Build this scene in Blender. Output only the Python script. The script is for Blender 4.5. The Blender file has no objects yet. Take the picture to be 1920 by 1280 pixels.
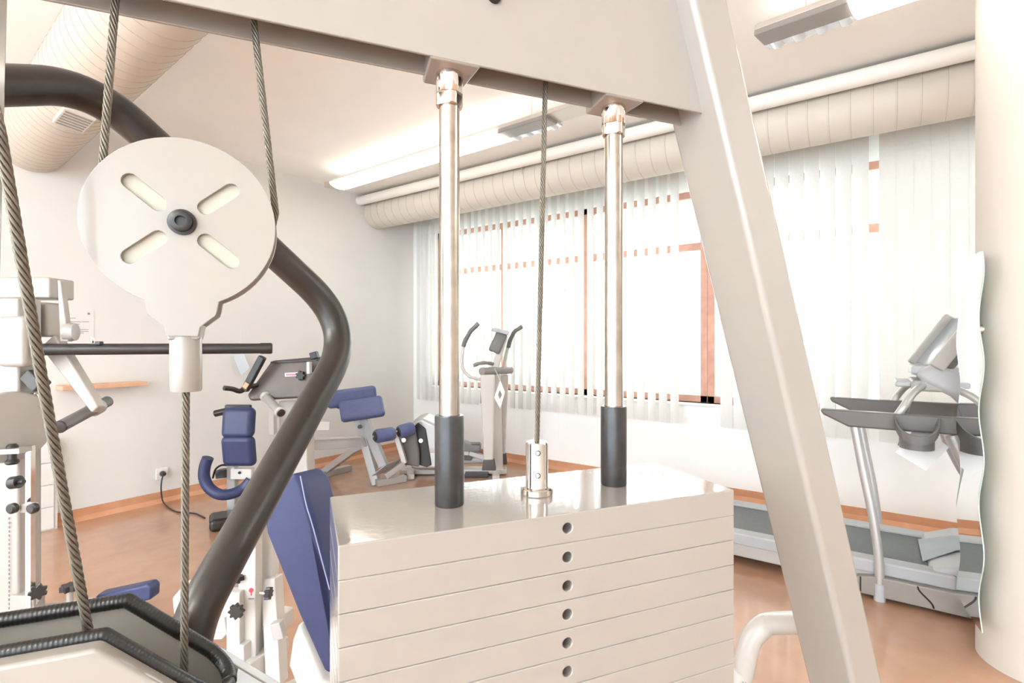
import bpy, bmesh, math, random
from mathutils import Vector, Matrix
random.seed(4)
PI = math.pi
SC = bpy.context.scene
COL = SC.collection
V = Vector
# ------------------------------------------------------------------ places
H = 1.30                                   # eye height
TH = math.radians(35.3)                    # heading of the view in the room
LAT = V((math.sin(TH), -math.cos(TH), 0)); FWD = V((math.cos(TH), math.sin(TH), 0)); UP = V((0, 0, 1))
XA, YA = V((1, 0, 0)), V((0, 1, 0))        # x: towards the window wall, y: towards the back wall
XW, YW = 4.53, 4.72                        # window wall, back wall
ZC = 2.95
def P(x, y, Z):                            # sight line of the photo at depth Z
    return LAT * ((x - 960) / 960 * Z) + FWD * Z + V((0, 0, H - (y - 640) / 960 * Z))
def FL(x, y): return P(x, y, 960 * H / (y - 640))
ORG = LAT * -.077 + FWD * .63              # left guide rod of the weight machine
SA = LAT * .927 + FWD * .375; SA.normalize()
TA = V((-SA.y, SA.x, 0))
def W(s, t, h): return ORG + SA * s + TA * t + V((0, 0, H + h))   # weight machine axes
def on_t(x, y, t):                         # sight line meets the plane t
    d = P(x, y, 1) - V((0, 0, H)); k = (t + ORG.dot(TA)) / d.dot(TA)
    return V((0, 0, H)) + d * k
def on_x(x, y, xv):
    d = P(x, y, 1) - V((0, 0, H)); return V((0, 0, H)) + d * (xv / d.x)
def on_y(x, y, yv):
    d = P(x, y, 1) - V((0, 0, H)); return V((0, 0, H)) + d * (yv / d.y)

# ------------------------------------------------------------------ materials
def mat(name, col, rough=.5, metal=0, noise=0, nscale=8, bump=0, bscale=60, emit=None, coat=0, spec=.5, col2=None, transl=0):
    m = bpy.data.materials.new(name); m.use_nodes = True
    nt = m.node_tree; b = nt.nodes['Principled BSDF']
    b.inputs['Base Color'].default_value = (*col, 1)
    b.inputs['Roughness'].default_value = rough; b.inputs['Metallic'].default_value = metal
    b.inputs['Coat Weight'].default_value = coat; b.inputs['Specular IOR Level'].default_value = spec
    b.inputs['Coat Roughness'].default_value = .08
    tc = nt.nodes.new('ShaderNodeTexCoord')
    if noise or col2:
        n = nt.nodes.new('ShaderNodeTexNoise'); n.inputs['Scale'].default_value = nscale; n.inputs['Detail'].default_value = 6
        nt.links.new(tc.outputs['Object'], n.inputs['Vector'])
        r = nt.nodes.new('ShaderNodeValToRGB')
        c2 = col2 or tuple(min(1, c * (1 + noise)) for c in col)
        c1 = col if col2 else tuple(c * (1 - noise) for c in col)
        r.color_ramp.elements[0].position = .35; r.color_ramp.elements[1].position = .65
        r.color_ramp.elements[0].color = (*c1, 1); r.color_ramp.elements[1].color = (*c2, 1)
        nt.links.new(n.outputs['Fac'], r.inputs['Fac']); nt.links.new(r.outputs['Color'], b.inputs['Base Color'])
    if bump:
        n2 = nt.nodes.new('ShaderNodeTexNoise'); n2.inputs['Scale'].default_value = bscale
        nt.links.new(tc.outputs['Object'], n2.inputs['Vector'])
        bp = nt.nodes.new('ShaderNodeBump'); bp.inputs['Strength'].default_value = bump; bp.inputs['Distance'].default_value = .002
        nt.links.new(n2.outputs['Fac'], bp.inputs['Height']); nt.links.new(bp.outputs['Normal'], b.inputs['Normal'])
    if emit:
        b.inputs['Emission Color'].default_value = (*emit[0], 1); b.inputs['Emission Strength'].default_value = emit[1]
    if transl:
        tr = nt.nodes.new('ShaderNodeBsdfTranslucent'); tr.inputs['Color'].default_value = (*col, 1)
        mx = nt.nodes.new('ShaderNodeMixShader'); mx.inputs['Fac'].default_value = transl
        nt.links.new(b.outputs[0], mx.inputs[1]); nt.links.new(tr.outputs[0], mx.inputs[2])
        nt.links.new(mx.outputs[0], nt.nodes['Material Output'].inputs['Surface'])
    return m
def glass_mat():
    m = bpy.data.materials.new('window_glass'); m.use_nodes = True; nt = m.node_tree
    nt.nodes.remove(nt.nodes['Principled BSDF'])
    t = nt.nodes.new('ShaderNodeBsdfTransparent'); t.inputs['Color'].default_value = (.96, .98, .98, 1)
    g = nt.nodes.new('ShaderNodeBsdfGlossy'); g.inputs['Roughness'].default_value = .03
    f = nt.nodes.new('ShaderNodeFresnel'); f.inputs['IOR'].default_value = 1.3
    x = nt.nodes.new('ShaderNodeMixShader')
    nt.links.new(f.outputs[0], x.inputs['Fac']); nt.links.new(t.outputs[0], x.inputs[1]); nt.links.new(g.outputs[0], x.inputs[2])
    nt.links.new(x.outputs[0], nt.nodes['Material Output'].inputs['Surface'])
    return m
M = {}
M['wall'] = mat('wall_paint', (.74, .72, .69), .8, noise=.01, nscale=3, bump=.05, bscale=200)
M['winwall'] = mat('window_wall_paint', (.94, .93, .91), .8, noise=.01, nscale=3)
M['ceil'] = mat('ceiling_paint', (.95, .935, .90), .9, noise=.01, nscale=3)
M['floor'] = mat('linoleum', (.41, .22, .132), .26, nscale=5, col2=(.47, .27, .172), bump=.04, bscale=90, coat=.5)
M['base'] = mat('linoleum_skirting', (.52, .25, .13), .45, nscale=6, col2=(.60, .31, .18))
M['column'] = mat('column_paint', (.62, .57, .505), .75, noise=.01, nscale=4)
M['cream'] = mat('cream_powder_coat', (.335, .310, .279), .22, noise=.012, nscale=14, bump=.03, bscale=160, coat=.4)
M['plate'] = mat('cream_plate_enamel', (.325, .299, .269), .12, noise=.015, nscale=10, bump=.10, bscale=110, coat=1)
M['white'] = mat('white_enamel', (.60, .575, .535), .3, noise=.01, nscale=9, coat=.2)
M['palepaint'] = mat('pale_machine_paint', (.385, .36, .325), .35, noise=.012, coat=.15)
M['silver'] = mat('silver_paint', (.50, .495, .485), .3, .4, noise=.03)
M['lightgrey'] = mat('light_grey_plastic', (.46, .465, .48), .35, noise=.02)
M['midgrey'] = mat('mid_grey_plastic', (.15, .145, .143), .45, noise=.03)
M['taupe'] = mat('taupe_grey_plastic', (.27, .245, .225), .42, noise=.03)
M['railgrey'] = mat('dark_warm_grey_plastic', (.125, .115, .105), .42, noise=.03)
M['sidegrey'] = mat('warm_light_grey_plastic', (.43, .41, .385), .4, noise=.02)
M['darkgrey'] = mat('dark_grey_rubber', (.06, .057, .057), .5, noise=.05, bump=.05)
M['black'] = mat('black_plastic', (.018, .016, .015), .38, noise=.08)
M['blacktube'] = mat('black_satin_tube', (.022, .017, .013), .36, noise=.06, nscale=40, bump=.02, bscale=300)
M['bushing'] = mat('dark_bushing_plastic', (.020, .018, .0175), .28, noise=.3, nscale=60)
M['trim'] = mat('black_rubber_trim', (.010, .009, .008), .34, noise=.1, nscale=200)
M['chrome'] = mat('chrome', (.70, .64, .58), .12, 1, noise=.04, nscale=30)
M['rod'] = mat('worn_steel_rod', (.46, .405, .35), .22, 1, noise=.12, nscale=45)
M['cable'] = mat('steel_wire_rope', (.155, .135, .105), .42, .6, noise=.12, nscale=120)
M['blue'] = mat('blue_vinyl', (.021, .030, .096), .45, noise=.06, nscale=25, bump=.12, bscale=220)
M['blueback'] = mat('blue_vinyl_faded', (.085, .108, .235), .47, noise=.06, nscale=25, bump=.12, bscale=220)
M['piping'] = mat('pale_piping', (.35, .38, .55), .5)
M['wood'] = mat('shelf_beech', (.62, .36, .22), .5, nscale=12, col2=(.70, .43, .27))
M['frame'] = mat('red_brown_window_wood', (.40, .20, .145), .5, nscale=14, col2=(.48, .26, .19))
M['slat'] = mat('blind_fabric', (.86, .86, .83), .85, noise=.015, nscale=50, transl=.17)
M['paper'] = mat('paper', (.84, .83, .82), .8, noise=.01)
M['bluepaper'] = mat('pale_blue_paper', (.72, .79, .86), .8, noise=.01)
M['ink'] = mat('grey_ink', (.25, .24, .24), .8)
M['red'] = mat('red_sticker', (.6, .06, .1), .5)
M['hole'] = mat('bare_steel_bore', (.34, .30, .27), .4, .5, noise=.2, nscale=80)
M['wheel'] = mat('ivory_nylon', (.50, .485, .40), .45, noise=.02)
M['duct'] = mat('painted_spiral_duct', (.63, .585, .51), .55, noise=.015)
M['tanduct'] = mat('tan_spiral_duct', (.55, .49, .41), .6, noise=.015)
M['seam'] = mat('duct_seam', (.47, .40, .33), .6)
M['pipe'] = mat('white_pipe', (.86, .84, .79), .45, noise=.01)
M['lamp'] = mat('lamp_diffuser', (.9, .88, .82), .5, emit=((1, .93, .82), 2.6))
M['upfill_low'] = mat('uplight_fill_glow_dim', (.9, .88, .82), .5, emit=((1, .95, .88), .6))  # weak upward glow added to the visible lamps to brighten the ceiling
M['upfill'] = mat('uplight_fill_glow', (.9, .88, .82), .5, emit=((.95, .98, .95), 92))  # strong upward glow, added as fill by way of the ceiling
M['lamphouse'] = mat('lamp_housing', (.55, .49, .43), .4, .3, noise=.02)
M['louvre'] = mat('lamp_louvre', (.62, .62, .64), .25, .6)
M['consolebrown'] = mat('brown_black_console', (.085, .062, .052), .40, noise=.05)
M['marble'] = mat('mottled_grey_slab', (.52, .50, .46), .5, nscale=14, col2=(.68, .65, .60))
M['belt'] = mat('treadmill_belt', (.115, .125, .13), .5, noise=.06, nscale=60)
M['rail'] = mat('treadmill_side_rail', (.40, .41, .42), .35, noise=.02)
M['screen'] = mat('screen_blue_grey', (.30, .345, .38), .15, noise=.03)
M['mirror'] = mat('mirror_silvering', (.93, .95, .94), .015, 1)
M['mirroredge'] = mat('mirror_glass_edge', (.55, .66, .60), .2)
M['socket'] = mat('socket_plastic', (.86, .82, .77), .35)
M['glass'] = glass_mat()
M['lawn'] = mat('pale_paving', (.62, .64, .56), .9, nscale=3, col2=(.70, .72, .64))

# ------------------------------------------------------------------ mesh builder
def frame_of(d, up=UP):
    d = d.normalized()
    if abs(d.dot(up)) > .98: up = FWD
    a = d.cross(up).normalized(); b = a.cross(d).normalized()
    return d, a, b
def smooth_path(pts, n=8):
    pts = [V(p) for p in pts]; out = []
    ext = [pts[0] * 2 - pts[1]] + pts + [pts[-1] * 2 - pts[-2]]
    for i in range(1, len(ext) - 2):
        p0, p1, p2, p3 = ext[i - 1:i + 3]
        for k in range(n):
            t = k / n
            out.append(.5 * ((2 * p1) + (p2 - p0) * t + (2 * p0 - 5 * p1 + 4 * p2 - p3) * t * t + (3 * p1 - p0 - 3 * p2 + p3) * t ** 3))
    return out + [pts[-1]]
def fillet(pts, r=.1, n=10):               # straight runs with rounded corners
    pts = [V(p) for p in pts]; out = [pts[0]]
    for a, b, c in zip(pts, pts[1:], pts[2:]):
        u, w = (a - b), (c - b); k = min(r, u.length * .49, w.length * .49)
        p, q = b + u.normalized() * k, b + w.normalized() * k
        out += [p * (1 - t) ** 2 + b * 2 * t * (1 - t) + q * t * t for t in [i / n for i in range(n + 1)]]
    return out + [pts[-1]]
class MB:
    def __init__(s): s.bm = bmesh.new()
    def quadbox(s, c, a, b, d):            # centre and three half vectors
        c = V(c); vs = [s.bm.verts.new(c + a * i + b * j + d * k) for i in (-1, 1) for j in (-1, 1) for k in (-1, 1)]
        for f in ((0, 1, 3, 2), (4, 6, 7, 5), (0, 4, 5, 1), (2, 3, 7, 6), (0, 2, 6, 4), (1, 5, 7, 3)): s.bm.faces.new([vs[i] for i in f])
        return s
    def box(s, lo, hi):
        lo, hi = V(lo), V(hi); h = (hi - lo) / 2
        return s.quadbox((lo + hi) / 2, V((h.x, 0, 0)), V((0, h.y, 0)), V((0, 0, h.z)))
    def bar(s, p0, p1, w, h, up=UP, w1=None, h1=None):   # rectangular tube from p0 to p1
        p0, p1 = V(p0), V(p1); d, a, b = frame_of(p1 - p0, up)
        w1 = w if w1 is None else w1; h1 = h if h1 is None else h1
        r = [[s.bm.verts.new(p + a * (i * ww / 2) + b * (j * hh / 2)) for i, j in ((-1, -1), (1, -1), (1, 1), (-1, 1))] for p, ww, hh in ((p0, w, h), (p1, w1, h1))]
        for i in range(4): s.bm.faces.new([r[0][i], r[0][(i + 1) % 4], r[1][(i + 1) % 4], r[1][i]])
        s.bm.faces.new(r[0][::-1]); s.bm.faces.new(r[1]); return s
    def sweep(s, pts, r, n=16, flat=1.0, up=UP, cap=True):      # round tube along a path; r number or list
        pts = [V(p) for p in pts]; N = len(pts); rs = r if isinstance(r, (list, tuple)) else [r] * N
        T = [(pts[min(i + 1, N - 1)] - pts[max(i - 1, 0)]).normalized() for i in range(N)]
        _, a, b = frame_of(T[0], up); rings = []
        for i in range(N):
            a = (a - T[i] * a.dot(T[i])).normalized(); b = T[i].cross(a)
            rings.append([s.bm.verts.new(pts[i] + a * (rs[i] * math.cos(2 * PI * k / n)) + b * (rs[i] * flat * math.sin(2 * PI * k / n))) for k in range(n)])
        for i in range(N - 1):
            for k in range(n): s.bm.faces.new([rings[i][k], rings[i][(k + 1) % n], rings[i + 1][(k + 1) % n], rings[i + 1][k]])
        if cap: s.bm.faces.new(rings[0][::-1]); s.bm.faces.new(rings[-1])
        return s
    def cyl(s, p0, p1, r, n=24, r1=None): return s.sweep([p0, p1], [r, r if r1 is None else r1], n)
    def lathe(s, base, axis, prof, n=32, cap=True):   # prof: (radius, height)
        d, a, b = frame_of(V(axis)); base = V(base)
        rings = [[s.bm.verts.new(base + d * z + a * (r * math.cos(2 * PI * k / n)) + b * (r * math.sin(2 * PI * k / n))) for k in range(n)] for r, z in prof]
        for i in range(len(rings) - 1):
            for k in range(n): s.bm.faces.new([rings[i][k], rings[i][(k + 1) % n], rings[i + 1][(k + 1) % n], rings[i + 1][k]])
        if cap: s.bm.faces.new(rings[0][::-1]); s.bm.faces.new(rings[-1])
        return s
    def prism(s, pts, ext):                # 3-D outline pushed along ext
        a = [s.bm.verts.new(V(p)) for p in pts]; b = [s.bm.verts.new(V(p) + V(ext)) for p in pts]; n = len(a)
        s.bm.faces.new(a[::-1]); s.bm.faces.new(b)
        for i in range(n): s.bm.faces.new([a[i], a[(i + 1) % n], b[(i + 1) % n], b[i]])
        return s
    def star(s, c, axis, r, h, pts=7):     # star grip knob
        d, a, b = frame_of(V(axis)); o = []
        for k in range(pts * 6):
            t = 2 * PI * k / (pts * 6); rr = r * (.84 + .16 * math.cos(pts * t)); o.append(V(c) + a * rr * math.cos(t) + b * rr * math.sin(t))
        return s.prism(o, d * h)
    def build(s, name, m, parent=None, bevel=0, seg=2, sub=0, angle=35, origin=None):
        bm = s.bm; bmesh.ops.recalc_face_normals(bm, faces=bm.faces)
        for f in bm.faces: f.smooth = True
        for e in bm.edges:
            if len(e.link_faces) == 2 and e.calc_face_angle(0) > math.radians(angle): e.smooth = False
        if parent is not None: inv = MW[parent.name].inverted()
        else:
            if origin is None:
                zs = min(v.co.z for v in bm.verts); n = len(bm.verts)
                origin = V((sum(v.co.x for v in bm.verts) / n, sum(v.co.y for v in bm.verts) / n, zs))
            inv = Matrix.Translation(-V(origin))
        bmesh.ops.transform(bm, matrix=inv, verts=bm.verts)
        me = bpy.data.meshes.new(name); bm.to_mesh(me); bm.free()
        o = bpy.data.objects.new(name, me); COL.objects.link(o); me.materials.append(m)
        if parent is not None: o.parent = parent; MW[o.name] = MW[parent.name].copy()
        else: o.location = origin; MW[o.name] = Matrix.Translation(V(origin))
        if bevel:
            bv = o.modifiers.new('bevel', 'BEVEL'); bv.width = bevel; bv.segments = seg; bv.limit_method = 'ANGLE'; bv.angle_limit = math.radians(40); bv.harden_normals = True
        if sub:
            sb = o.modifiers.new('sub', 'SUBSURF'); sb.levels = sub; sb.render_levels = sub
        return o
MW = {}
def thing(name, loc, rot, label, cat, group=None):
    o = bpy.data.objects.new(name, None); COL.objects.link(o); o.empty_display_size = .05
    o.location = loc; o.rotation_euler = (0, 0, rot); MW[o.name] = Matrix.Translation(V(loc)) @ Matrix.Rotation(rot, 4, 'Z')
    return tag(o, label, cat, group)
def tag(o, label, cat, group=None):
    o['label'] = label; o['category'] = cat
    if group: o['group'] = group
    return o
def struct(o, label=None):
    o['kind'] = 'structure'
    if label: o['label'] = label
    return o
def rbox(c, ax, ay, az, sx, sy, sz):       # box with full sizes along axes
    return MB().quadbox(c, ax * (sx / 2), ay * (sy / 2), az * (sz / 2))
VROT = TH - PI / 2
SROT = math.atan2(SA.y, SA.x)

# ------------------------------------------------------------------ the room
struct(MB().box((-4.5, -4, -.1), (XW + .2, YW + .2, 0)).build('floor', M['floor']))
struct(MB().box((-4.5, -4, ZC), (XW + .2, YW + .2, ZC + .1)).build('ceiling', M['ceil']))
struct(MB().box((-4.5, YW, 0), (XW + .2, YW + .2, ZC)).build('wall_back', M['wall']))
struct(MB().box((-4.5, -4.2, 0), (XW + .2, -4, ZC)).build('wall_front', M['wall']))
Z0, Z1, Y0, Y1 = .77, 2.62, -1.75, 4.40
b = MB()
b.box((XW, -4, 0), (XW + .2, YW, Z0)); b.box((XW, -4, Z1), (XW + .2, YW, ZC))
b.box((XW, Y1, Z0), (XW + .2, YW, Z1)); b.box((XW, -4, Z0), (XW + .2, Y0, Z1))
b.box((XW, 2.17, Z0), (XW + .2, 2.42, Z1)) if False else None
struct(b.build('wall_window', M['winwall']))
struct(MB().box((-4.5, YW - .006, 0), (XW, YW, .085)).build('baseboard_back', M['base']))
struct(MB().box((XW - .006, -4, 0), (XW, YW - .006, .085)).build('baseboard_window', M['base']))
# coved foot of the linoleum
struct(MB().prism([(-4.5, YW - .006, .03), (-4.5, YW - .036, 0), (-4.5, YW - .006, 0)], (XW + 4.5, 0, 0)).build('trim_1', M['base']))
struct(MB().prism([(XW - .006, YW, .03), (XW - .036, YW, 0), (XW - .006, YW, 0)], (0, -8.7, 0)).build('trim_2', M['base']))
struct(MB().box((XW - .03, Y0, Z0 - .02), (XW + .12, Y1, Z0)).build('trim_3', M['winwall'], bevel=.004))
def window(n, ya, yb, mulls, trans=True):
    root = MB(); xa, xb = XW + .06, XW + .12; w = .06
    for lo, hi in (((xa, ya, Z0), (xb, ya + w, Z1)), ((xa, yb - w, Z0), (xb, yb, Z1)), ((xa, ya, Z0), (xb, yb, Z0 + w)), ((xa, ya, Z1 - w), (xb, yb, Z1))): root.box(lo, hi)
    o = struct(root.build('window_%d' % n, M['frame'], bevel=.004))
    ys = [ya + w] + mulls + [yb - w]
    for m_ in mulls:
        c = MB().box((xa, m_ - .035, Z0 + w), (xb, m_ + .035, Z1 - w)).build('mullion', M['frame'], o, bevel=.004)
    for i, (p, q) in enumerate(zip(ys, ys[1:])):
        p += .035 if i else 0; q -= .035 if i < len(ys) - 2 else 0
        MB().box((xa, p, 2.10), (xb, q, 2.165)).build('transom_bar', M['frame'], o, bevel=.004)
        MB().box((xa + .027, p, Z0 + w), (xa + .033, q, 2.10)).build('pane', M['glass'], o)
        MB().box((xa + .027, p, 2.165), (xa + .033, q, Z1 - w)).build('pane', M['glass'], o)
window(1, 2.33, Y1, [3.37]); window(2, 1.18, 2.33, []); window(3, -1.75, 1.18, [.1])
# the opened casement whose frame stands free between two slats
# round column at the right
cc = LAT * 2.122 + FWD * 2.048; CR = .20
struct(MB().lathe((cc.x, cc.y, 0), UP, [(CR, 0), (CR, ZC)], 64).build('wall_column', M['column']))

# ------------------------------------------------------------------ outside
struct(MB().box((XW + .2, -40, -.6), (60, 60, -.5)).build('ground_outside', M['lawn']))

# ------------------------------------------------------------------ ducts, pipe, lamps
def seams(p0, p1, r, pitch, parent):
    p0, p1 = V(p0), V(p1); d, a, b_ = frame_of(p1 - p0); m = MB()
    for i in range(1, int((p1 - p0).length / pitch)):
        m.lathe(p0 + d * (i * pitch), d, [(r - .002, -.002), (r + .0022, -.001), (r + .0022, .001), (r - .002, .002)], 48, cap=False)
    m.build('seam', M['seam'], parent)
def duct_mesh(p0, p1, r, pitch, lead=.35, n=40):
    p0, p1 = V(p0), V(p1); L = (p1 - p0).length; d, a, b_ = frame_of(p1 - p0); m = MB(); k = int(L / pitch); prof = []
    for i in range(k):
        z = i * pitch; prof += [(r, z + .004), (r, z + pitch - .010), (r + .0016, z + pitch - .007), (r + .0016, z + pitch - .002)]
    prof.append((r, L))
    m.lathe(p0, d, prof, n)
    return m
dt = thing('ventilation_duct', (3.93, 1.6, 2.6), 0, 'long round cream duct under the ceiling above the window blinds', 'air duct')
duct_mesh((3.93, YW, 2.775), (3.93, -1.7, 2.775), .172, .115).build('duct_pipe', M['duct'], dt, angle=25); seams((3.93, YW, 2.775), (3.93, -1.7, 2.775), .172, .115, dt)
for yy in (4.5, 2.55, 1.05, -.45):
    MB().box((3.925, yy - .012, 2.94), (3.935, yy + .012, 2.95)).sweep([(3.93, yy, 2.945), (3.76, yy, 2.915), (3.74, yy, 2.83), (3.79, yy, 2.70)], .004, 8).build('hanger', M['duct'], dt)
p0, p1 = on_y(60, 262, YW), P(286, 6, 2.05)
d_ = (p1 - p0); d_.z = 0; d_.normalize()
pA = V((p0.x, p0.y, 2.66)); pB = pA + d_ * 2.6
pB.z = 2.68
dl = thing('spiral_duct', (pA.x, pA.y, 2.4), 0, 'wide spiral duct with a small grille at top left, running out of the back wall', 'air duct')
duct_mesh(pA, pB, .195, .085).build('duct_pipe', M['tanduct'], dl, angle=25); seams(pA, pB, .195, .085, dl)
dd, aa, bb = frame_of(pB - pA)
ro = V((0, 0, H)); rd_ = (P(140, 222, 1) - ro).normalized(); oc = ro - pA
ox, rx = oc - dd * oc.dot(dd), rd_ - dd * rd_.dot(dd)
qa, qb, qc = rx.dot(rx), 2 * ox.dot(rx), ox.dot(ox) - .195 ** 2
kk = (-qb - math.sqrt(max(0, qb * qb - 4 * qa * qc))) / (2 * qa)
gp = ro + rd_ * kk; gax = pA + dd * (gp - pA).dot(dd); gdir = (gp - gax).normalized(); gs = dd.cross(gdir); gc = gp + gdir * .004
gr = rbox(gc, dd, gs, gdir, .26, .13, .03).build('grille_frame', M['duct'], dl, bevel=.004)
for i in range(6):
    rbox(gc + dd * (-.10 + i * .04) + gdir * .016, dd, gs, gdir, .018, .11, .004).build('grille_slot', M['taupe'], gr)
MB().cyl((3.70, YW, 2.875), (3.70, -2, 2.875), .05, 24).build('x', M['pipe'])
pp = bpy.data.objects['x']; pp.name = 'ceiling_pipe'; tag(pp, 'slim white pipe under the ceiling, between the lamps and the big duct', 'pipe')

def lamp(p, q, segs, label, up='upfill'):
    p, q = V(p), V(q); d, a, b_ = frame_of(q - p); L = (q - p).length
    t = thing('ceiling_lamp', p, 0, label, 'lamp', 'fluorescent ceiling lamps')
    rbox((p + q) / 2 + b_ * .045, d, a, b_, L, .17, .03).build('housing', M['lamphouse'], t, bevel=.006)
    for (u0, u1, kind) in segs:
        c = p + d * ((u0 + u1) / 2)
        if kind == 'lit':
            m = MB(); pts = [p + d * u0 + a * (.105 * math.cos(k * PI / 10)) - b_ * (.045 * math.sin(k * PI / 10)) + b_ * .03 for k in range(11)]
            m.prism(pts, d * (u1 - u0)).build('diffuser', M['lamp'], t, angle=50)
        else:
            rbox(c + b_ * .02 + a * .02, d, a, b_, u1 - u0, .13, .03).build('gear_cover', M['taupe'] if kind == 'dark' else M['lamphouse'], t, bevel=.006)
            for sgn in (1,):
                m = MB()
                n = max(2, int((u1 - u0) / .085))
                for i in range(n): m.sweep([p + d * (u0 + (i + .5) * (u1 - u0) / n) + a * -.045 + b_ * .02, p + d * (u0 + (i + .5) * (u1 - u0) / n) + a * -.10 + b_ * .012], .028, 10, .5)
                m.quadbox(c - a * .075 + b_ * .022, d * ((u1 - u0) / 2), a * .032, b_ * .008)
                m.build('louvre', M['louvre'], t)
    if up: rbox((p + q) / 2 + b_ * .063, d, a, b_, L - .1, .12, .006).build('fill_uplight', M[up], t)  # glowing strip added on top of the housing to light the ceiling
    for u in (L * .15, L * .85): MB().cyl(p + d * u + b_ * .05, V((*(p + d * u).xy, ZC)), .003, 8).build('suspension_wire', M['lamphouse'], t)
    return t
lamp(P(622, 356, 5.02), P(1100, 212, 3.22), [(.0, .13, 'plain'), (.13, 2.20, 'lit'), (2.20, 2.62, 'dark')], 'lit long ceiling lamp whose far end reaches the back wall', 'upfill_low')
lamp(P(1426, 82, 2.56), P(2300, -215, 1.55), [(.0, .40, 'dark'), (.40, 1.6, 'lit')], 'lit ceiling lamp at top right, cut by the picture edge', 'upfill_low')

for i, (p, q) in enumerate((((2.7, -2.1, 2.72), (2.7, -3.8, 2.72)), ((-2.4, 1.4, 2.72), (-2.4, -1.2, 2.72)), ((-2.6, 4.2, 2.72), (-2.6, 1.8, 2.72)))):  # lamps added outside the view to fill the room with light
    lamp(p, q, [(.1, (V(p) - V(q)).length - .1, 'lit')], 'added fill lamp under the ceiling, out of view')
# ------------------------------------------------------------------ vertical blinds
def slat_mesh(w, top, bot):
    m = MB(); n = 6
    o = [V((.004 * math.cos(PI * (k / n - .5)) - .004, w * (k / n - .5), bot)) for k in range(n + 1)]
    m.prism(o + [p - V((.0012, 0, 0)) for p in o[::-1]], (0, 0, top - bot))
    return m
def blind(ya, yb, pitch, w, ang, label):
    t = thing('vertical_blind', (4.40, (ya + yb) / 2, .60), 0, label, 'blind', 'white vertical blinds')
    MB().box((4.375, ya - .02, 2.80), (4.425, yb + .03, 2.83)).build('headrail', M['pipe'], t, bevel=.003)
    y = yb; first = None
    while y > ya:
        if first is None:
            m = slat_mesh(w, 2.80, .60); bmesh.ops.transform(m.bm, matrix=Matrix.Translation((4.40, y, 0)) @ Matrix.Rotation(ang, 4, 'Z'), verts=m.bm.verts)
            first = m.build('slat', M['slat'], t); f0 = y
            m = MB(); m.box((4.398, y - w * .46, .612), (4.402, y + w * .46, .640))
        else:
            o = first.copy(); COL.objects.link(o); o.location.y = y - f0; o.parent = t
        y -= pitch
    return t
blind(1.30, 4.50, .1, .089, math.radians(-21), 'half open white vertical blind on the far windows behind the guide rods')
blind(.0, .98, .1, .100, math.radians(-12), 'nearly closed white vertical blind between the slanted frame leg and the narrow bright gap')
blind(-1.7, -.075, .094, .100, math.radians(3), 'fully closed white vertical blind at the right, behind the treadmill console')

# ------------------------------------------------------------------ weight machine
wm = thing('weight_machine', (*ORG.xy, 0), SROT, 'cream cable weight machine frame with chrome guide rods filling the foreground', 'gym machine')
tf, tb, hb, ht = -.030, .018, .330, .52
b = MB()
def sbox(m, s0, s1, t0, t1, h0, h1): return m.quadbox(W((s0 + s1) / 2, (t0 + t1) / 2, (h0 + h1) / 2), SA * ((s1 - s0) / 2), TA * ((t1 - t0) / 2), UP * ((h1 - h0) / 2))
sbox(b, -.50, .372, tf, tf + .004, hb, ht); sbox(b, -.50, .372, tb - .004, tb, hb, ht); sbox(b, -.50, .372, tf, tb, ht, ht + .004)
b.build('top_beam', M['cream'], wm, bevel=.0012)
for s0 in (0, .237):
    m = MB(); m.prism([W(s0 - .031, tf + .0005, hb - .002), W(s0 + .031, tf + .0005, hb - .002), W(s0 + .026, .034, hb - .002), W(s0 - .026, .034, hb - .002)], UP * .05)
    m.build('rod_bracket', M['cream'], wm, bevel=.003)
def LEG(h): return .473 - .318 * h
m = MB(); ring = []
for h in (ht + .1, -H):
    ring.append([m.bm.verts.new(W(LEG(h) + ds, t, h)) for ds, t in ((0, -.06), (.068, -.06), (.068, .037), (0, .037))])
for i in range(4): m.bm.faces.new([ring[0][i], ring[0][(i + 1) % 4], ring[1][(i + 1) % 4], ring[1][i]])
m.bm.faces.new(ring[0]); m.bm.faces.new(ring[1][::-1])
m.build('frame_leg', M['cream'], wm, bevel=.009, seg=5)
m = MB(); ring = []
for h in (ht + .1, -H):
    s0 = -.4435 + .02 * (h - .3)
    ring.append([m.bm.verts.new(W(s0 + ds, t, h)) for ds, t in ((-.07, .024), (0, .024), (0, .06), (-.07, .06))])
for i in range(4): m.bm.faces.new([ring[0][i], ring[0][(i + 1) % 4], ring[1][(i + 1) % 4], ring[1][i]])
m.bm.faces.new(ring[0]); m.bm.faces.new(ring[1][::-1])
m.build('frame_post', M['cream'], wm, bevel=.006, seg=4)
b = MB(); sbox(b, -.62, 1.0, -.05, .04, -H, -H + .06); sbox(b, -.16, .40, -.10, .10, -H + .06, -H + .2); b.build('base_frame', M['cream'], wm, bevel=.004)
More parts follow.
